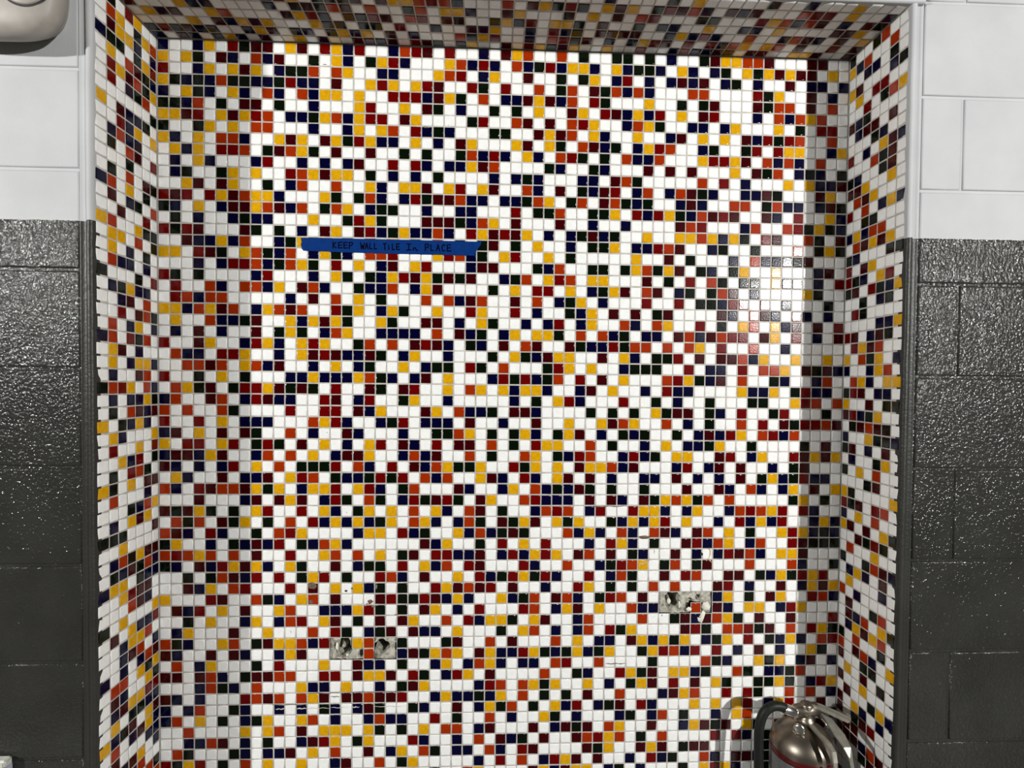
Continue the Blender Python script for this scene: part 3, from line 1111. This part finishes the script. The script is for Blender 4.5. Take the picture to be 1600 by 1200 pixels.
hose = tube('hose', smooth_path([(55.55, 58.25, 3.0), (55.0, 57.95, 3.0), (54.2, 57.92, 3.0), (53.45, 58.5, 3.0), (53.05, 59.8, 3.05), (52.95, 62.0, 3.2), (52.95, 66, 3.5), (53.1, 71, 3.7), (53.3, 75.5, 3.8)]), 0.40, RUBBER, 16)
tube('hose_nozzle', [(53.3, 75.4, 3.8), (53.32, 75.7, 3.8), (53.36, 77.5, 3.82), (53.38, 78.2, 3.83)], [0.46, 0.46, 0.30, 0.34], RUBBER, parent=hose)
tube('hose_ferrule', [(55.2, 58.12, 3.0), (55.3, 58.15, 3.0), (56.05, 58.4, 3.0), (56.1, 58.42, 3.0), (56.2, 58.45, 3.0)], [0.42, 0.45, 0.45, 0.56, 0.56], CHROME, 18, hose)
tube('valve_outlet', [(56.15, 58.42, 3.0), (56.3, 58.4, 3.0), (57.3, 58.25, 3.0), (58.15, 58.15, 3.05)], [0.40, 0.58, 0.60, 0.55], STEEL, 20, valve)
tube('pressure_gauge', [(56.1, 59.2, 3.75), (56.0, 59.2, 4.05), (55.9, 59.2, 4.2), (55.87, 59.2, 4.25)], [0.2, 0.42, 0.45, 0.3], CHROME, 20, valve)

def strap(name, path, wid, th, mat, side=None):
    """flat bent metal bar: path of (u, v, z, half width); cross direction is horizontal"""
    vv, ff = [], []
    W = [P(*p[:3]) for p in path]
    for i, w in enumerate(W):
        t = (W[min(i + 1, len(W) - 1)] - W[max(i - 1, 0)]).normalized()
        s = Vector(side) if side else Vector((0, 0, 1)).cross(t).normalized()
        s = (s - t * s.dot(t)).normalized()
        n_ = t.cross(s).normalized()
        hw = path[i][3] * T
        for a, b in ((-1, -1), (1, -1), (1, 1), (-1, 1)):
            vv.append(w + s * a * hw + n_ * b * th * T)
    for i in range(len(W) - 1):
        for k in range(4):
            ff.append((i * 4 + k, i * 4 + (k + 1) % 4, i * 4 + 4 + (k + 1) % 4, i * 4 + 4 + k))
    ff.append((3, 2, 1, 0)); e = (len(W) - 1) * 4; ff.append((e, e + 1, e + 2, e + 3))
    bm = bmesh.new()
    bv = [bm.verts.new(q) for q in vv]
    for q in ff: bm.faces.new([bv[k] for k in q])
    bmesh.ops.recalc_face_normals(bm, faces=bm.faces[:])
    bmesh.ops.bevel(bm, geom=[e_ for e_ in bm.edges if len(e_.link_faces) == 2 and e_.calc_face_angle(0) > 1.0], offset=0.04 * T, segments=2, affect='EDGES')
    o = bm_obj(name, bm, mat, None, False)
    keep_world(o, ext)
    return o
strap('top_lever', [(57.5, 57.75, 2.9, 0.30), (58.3, 57.85, 3.3, 0.36), (59.0, 57.9, 4.1, 0.36), (59.75, 57.95, 5.0, 0.34)], 0.3, 0.13, HANDLE)
strap('squeeze_lever', [(58.45, 58.25, 3.4, 0.26), (58.5, 58.45, 4.2, 0.34), (58.45, 58.75, 5.6, 0.46), (58.35, 59.05, 6.7, 0.30), (58.42, 59.6, 7.0, 0.22), (58.55, 60.6, 7.15, 0.20)], 0.3, 0.07, HANDLE)
strap('carry_handle', [(57.3, 59.15, 3.3, 0.30), (57.35, 59.25, 4.4, 0.30), (57.4, 59.35, 5.8, 0.26), (57.45, 59.6, 6.4, 0.20), (57.45, 60.3, 6.6, 0.20), (57.45, 61.6, 6.6, 0.20)], 0.3, 0.08, HANDLE)
tube('safety_pin', [(58.1, 58.6, 3.2), (58.3, 58.75, 4.0), (58.35, 58.95, 4.4)], 0.10, CHROME, 10, valve)

# ------------------------------------------------------------------ carton at the lower left
box = thing('carton', P(-9.6, 82, 7.7), 'slim blue and white carton standing against the grey block wall at the lower left', 'carton')
def rounded_box(name, u0, u1, v0, v1, z0, z1, mat, r_):
    bm = bmesh.new()
    v, f = box_mesh(u0, u1, v0, v1, z0, z1)
    bv = [bm.verts.new(q) for q in v]
    for q in f: bm.faces.new([bv[k] for k in q])
    bmesh.ops.recalc_face_normals(bm, faces=bm.faces[:])
    bmesh.ops.bevel(bm, geom=bm.edges[:], offset=r_ * T, segments=3, affect='EDGES')
    o = bm_obj(name, bm, mat, None, False)
    keep_world(o, box)
    return o
rounded_box('body', -13.0, -6.2, 58.5, 82.0, 7.32, 8.0, BOXBLUE, 0.10)
rounded_box('lid', -13.06, -6.1, 58.0, 58.62, 7.30, 8.06, BOXWHITE, 0.15)
rounded_box('edge_band', -6.5, -6.14, 58.55, 81.9, 7.31, 8.03, BOXPALE, 0.05)
